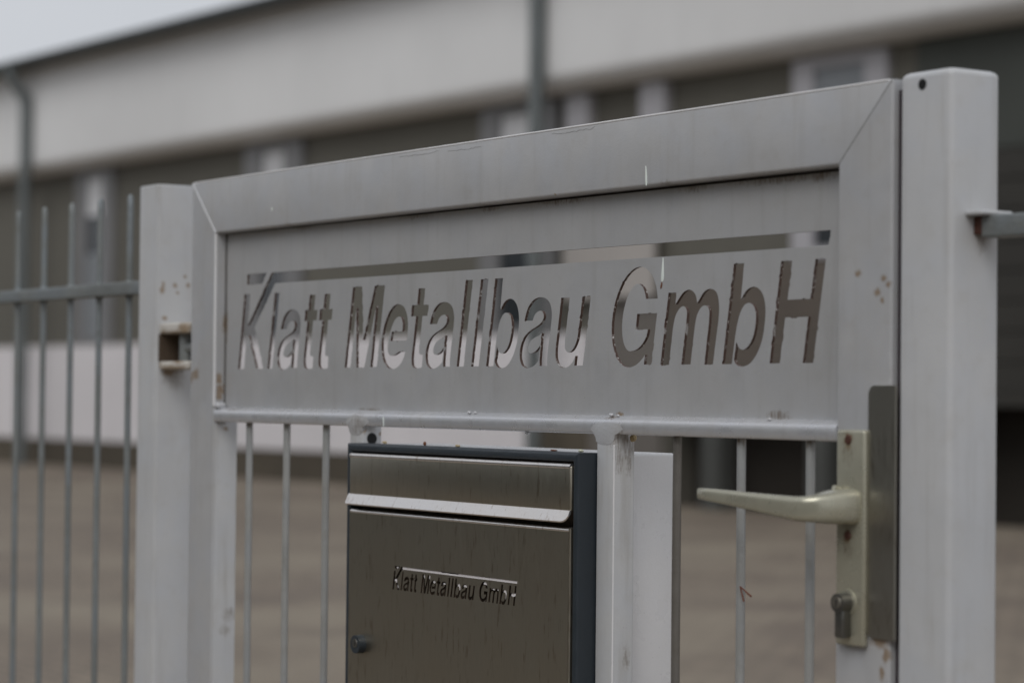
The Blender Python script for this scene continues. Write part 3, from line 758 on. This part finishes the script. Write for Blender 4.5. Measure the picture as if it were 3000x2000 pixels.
# white strip and blobs added, painting the brightness behind the cut letters
def lx(x, z): return .6358 + .0048 - 121.9*LS + (x + SHEAR*z)*LS
bm = bmesh.new()
def blob(x, z, rx, rz):
    n = 10; c = Vector((lx(x, z), -.0250, .9497 + z*LS)); f = []
    for i in range(n):
        a = 2*math.pi*i/n; k = random.uniform(.75, 1.15); f.append((c.x + rx*LS*k*math.cos(a), c.z + rz*LS*k*math.sin(a)))
    add_sections(bm, [[(x_, -.0261, z_) for x_, z_ in f], [(x_, -.0256, z_) for x_, z_ in f]])
bx0, bx1 = lx(205, 128), lx(1412, 128)
xs = np.linspace(bx0, bx1, 60)
topv = [(.9497 + (138.2 - (5 if 20 < i < 30 else 0) - random.random()*1.6)*LS) for i in range(60)]
add_sections(bm, [[(x, y, z0) for x, z0 in [(xs[i], .9497+116*LS) for i in range(60)] + [(xs[i], topv[i]) for i in range(59, -1, -1)]] for y in (-.0261, -.0256)])
for q in ((146, 52, 13, 13), (175, 25, 5, 14), (345, 76, 6, 7), (384, 76, 6, 7), (452, 100, 5, 16), (508, 100, 5, 16), (634, 76, 7, 9), (825, 68, 16, 26), (890, 74, 22, 7), (565, 74, 18, 7), (1095, 103, 28, 9), (1290, 62, 16, 28), (1370, 60, 22, 11), (1180, 76, 20, 5), (1225, 76, 16, 5), (670, 70, 12, 6), (150, 130, 12, 5)):
    blob(*q)
finish('added_letter_backing', bm, M_added_backing, MB)
bm = bmesh.new(); cyl(bm, (.5650, -.0270, .8730), (.5650, -.0375, .8730), .0122, .0118, 28)
LK = finish('lock', bm, M_anth, MB, smooth=True)
bm = bmesh.new(); cyl(bm, (.5650, -.0373, .8745), (.5650, -.0383, .8745), .0062, .0058, 20); finish('key_core', bm, M_cyl, LK, smooth=True)
bm = bmesh.new(); box(bm, .5644, .5656, -.0386, -.0382, .8715, .8775); finish('keyhole', bm, M_black, LK)

# ------------------------------------------------------------------ fences either side
def fence(name, label, xs_, xr0, xr1, top, cyY):
    root = thing(name, label, 'fence', 'galvanised picket fence either side of the gate', ((xr0+xr1)/2, cyY, 0))
    def pt(nm, bm, mt, **k):
        return under(finish(nm, bm, mt, root, **k), root)
    bm = bmesh.new(); tubeX(bm, xr0, xr1, cyY-.010, cyY+.020, 1.3560, 1.3770, .002); pt('rail', bm, M_galv, smooth=True)
    bm = bmesh.new(); tubeX(bm, xr0, xr1, cyY-.010, cyY+.020, .16, .181, .002); pt('rail', bm, M_galv, smooth=True)
    for x in xs_:
        bm = bmesh.new(); n = 10; rings = []
        for z, r in ((.06, .0052), (.5, .0052), (.9, .0052), (1.2, .0052), (1.36, .0052), (1.50, .0052), (top-.006, .0048), (top-.001, .0030), (top, .0008)):
            dx = random.uniform(-.0005, .0005)
            rings.append([(x+dx+r*math.cos(2*math.pi*i/n), cyY+.004+r*math.sin(2*math.pi*i/n), z) for i in range(n)])
        add_sections(bm, rings)
        for zb in (1.3785, 1.3545):
            g = bmesh.ops.create_icosphere(bm, subdivisions=1, radius=1.0)
            for v in g['verts']: v.co = Vector((x + v.co.x*.0085, cyY + .004 + v.co.y*.0085, zb + v.co.z*random.uniform(.0025, .0045)))
        pt('picket', bm, M_galv, smooth=True)
    return root
fence('picket_fence', 'dull galvanised round bar fence left of the gate, in front of the plinth', [-.303 - .1162*k for k in range(11)], -1.60, -.1862, 1.520, .036)
FR = fence('picket_fence', 'galvanised fence rail fixed to the right gate post by a bracket', [1.86 + .1162*k for k in range(6)], 1.6300, 2.50, 1.520, .040)
bm = bmesh.new(); rbox(bm, 1.6186, 1.6420, .018, .060, 1.3768, 1.3815, .002)
under(finish('bracket', bm, M_post, FR, smooth=True), FR)
bm = bmesh.new(); rbox(bm, 1.6186, 1.6300, .030, .056, 1.3590, 1.3764, .001); under(finish('bracket_bolt', bm, M_rscrew, FR), FR)

# ------------------------------------------------------------------ bits lying on the mailbox and hanging on a bar
def crumb(name, label, cat, p, s, mat, lumps=3):
    bm = bmesh.new()
    for k in range(lumps):
        g = bmesh.ops.create_icosphere(bm, subdivisions=2, radius=1.0)
        off = Vector((random.uniform(-1, 1)*s[0]*.8, random.uniform(-1, 1)*s[1]*.5, random.uniform(0, .4)*s[2])) if k else Vector((0, 0, 0))
        q = random.uniform(.5, 1.0) if k else 1
        for v in g['verts']:
            r = random.uniform(.85, 1.15)
            v.co = Vector((v.co.x*s[0]*q*r, v.co.y*s[1]*q*r, v.co.z*s[2]*q*r)) + off
    o = finish(name, bm, mat); o.location = p; tag(o, label, cat); return o
crumb('dry_seed', 'small reddish brown seed husk standing on top edge of the mailbox', 'seed', (.672, .000, 1.1368), (.0022, .0022, .0028), M_husk, 1)
crumb('dry_crumb', 'tan lumpy crumb lying mid way along the mailbox top', 'crumb', (.755, -.003, 1.1358), (.0040, .0025, .0015), M_tan, 4)
crumb('dry_crumb', 'yellowish crumb beside the black hole of the left upright', 'crumb', (.5560, .010, 1.1358), (.0040, .0026, .0018), M_tan, 4)
crumb('dry_crumb', 'pale green crumb on the mailbox top beside the right upright', 'crumb', (1.0150, .000, 1.1360), (.0036, .0028, .0018), M_pale, 2)
crumb('dry_crumb', 'dark reddish crumb next to the pale green one on the mailbox top', 'crumb', (.9650, -.004, 1.1352), (.0050, .0020, .0010), M_husk, 3)
crumb('dry_snail_shell', 'tiny whitish brown lump stuck beneath the crossbar by the right upright', 'shell', (1.0855, .022, 1.1520), (.0040, .0035, .0045), M_tan, 3)
bm = bmesh.new()
cyl(bm, (1.2975, .0075, .9985), (1.3170, .0065, .9895), .0007, .0011, 6); cyl(bm, (1.2975, .0075, .9985), (1.3045, .0070, .9830), .0007, .0010, 6)
tag(finish('pine_needle', bm, M_needle), 'forked red brown dry needle caught on the round bar left of the handle', 'needle')
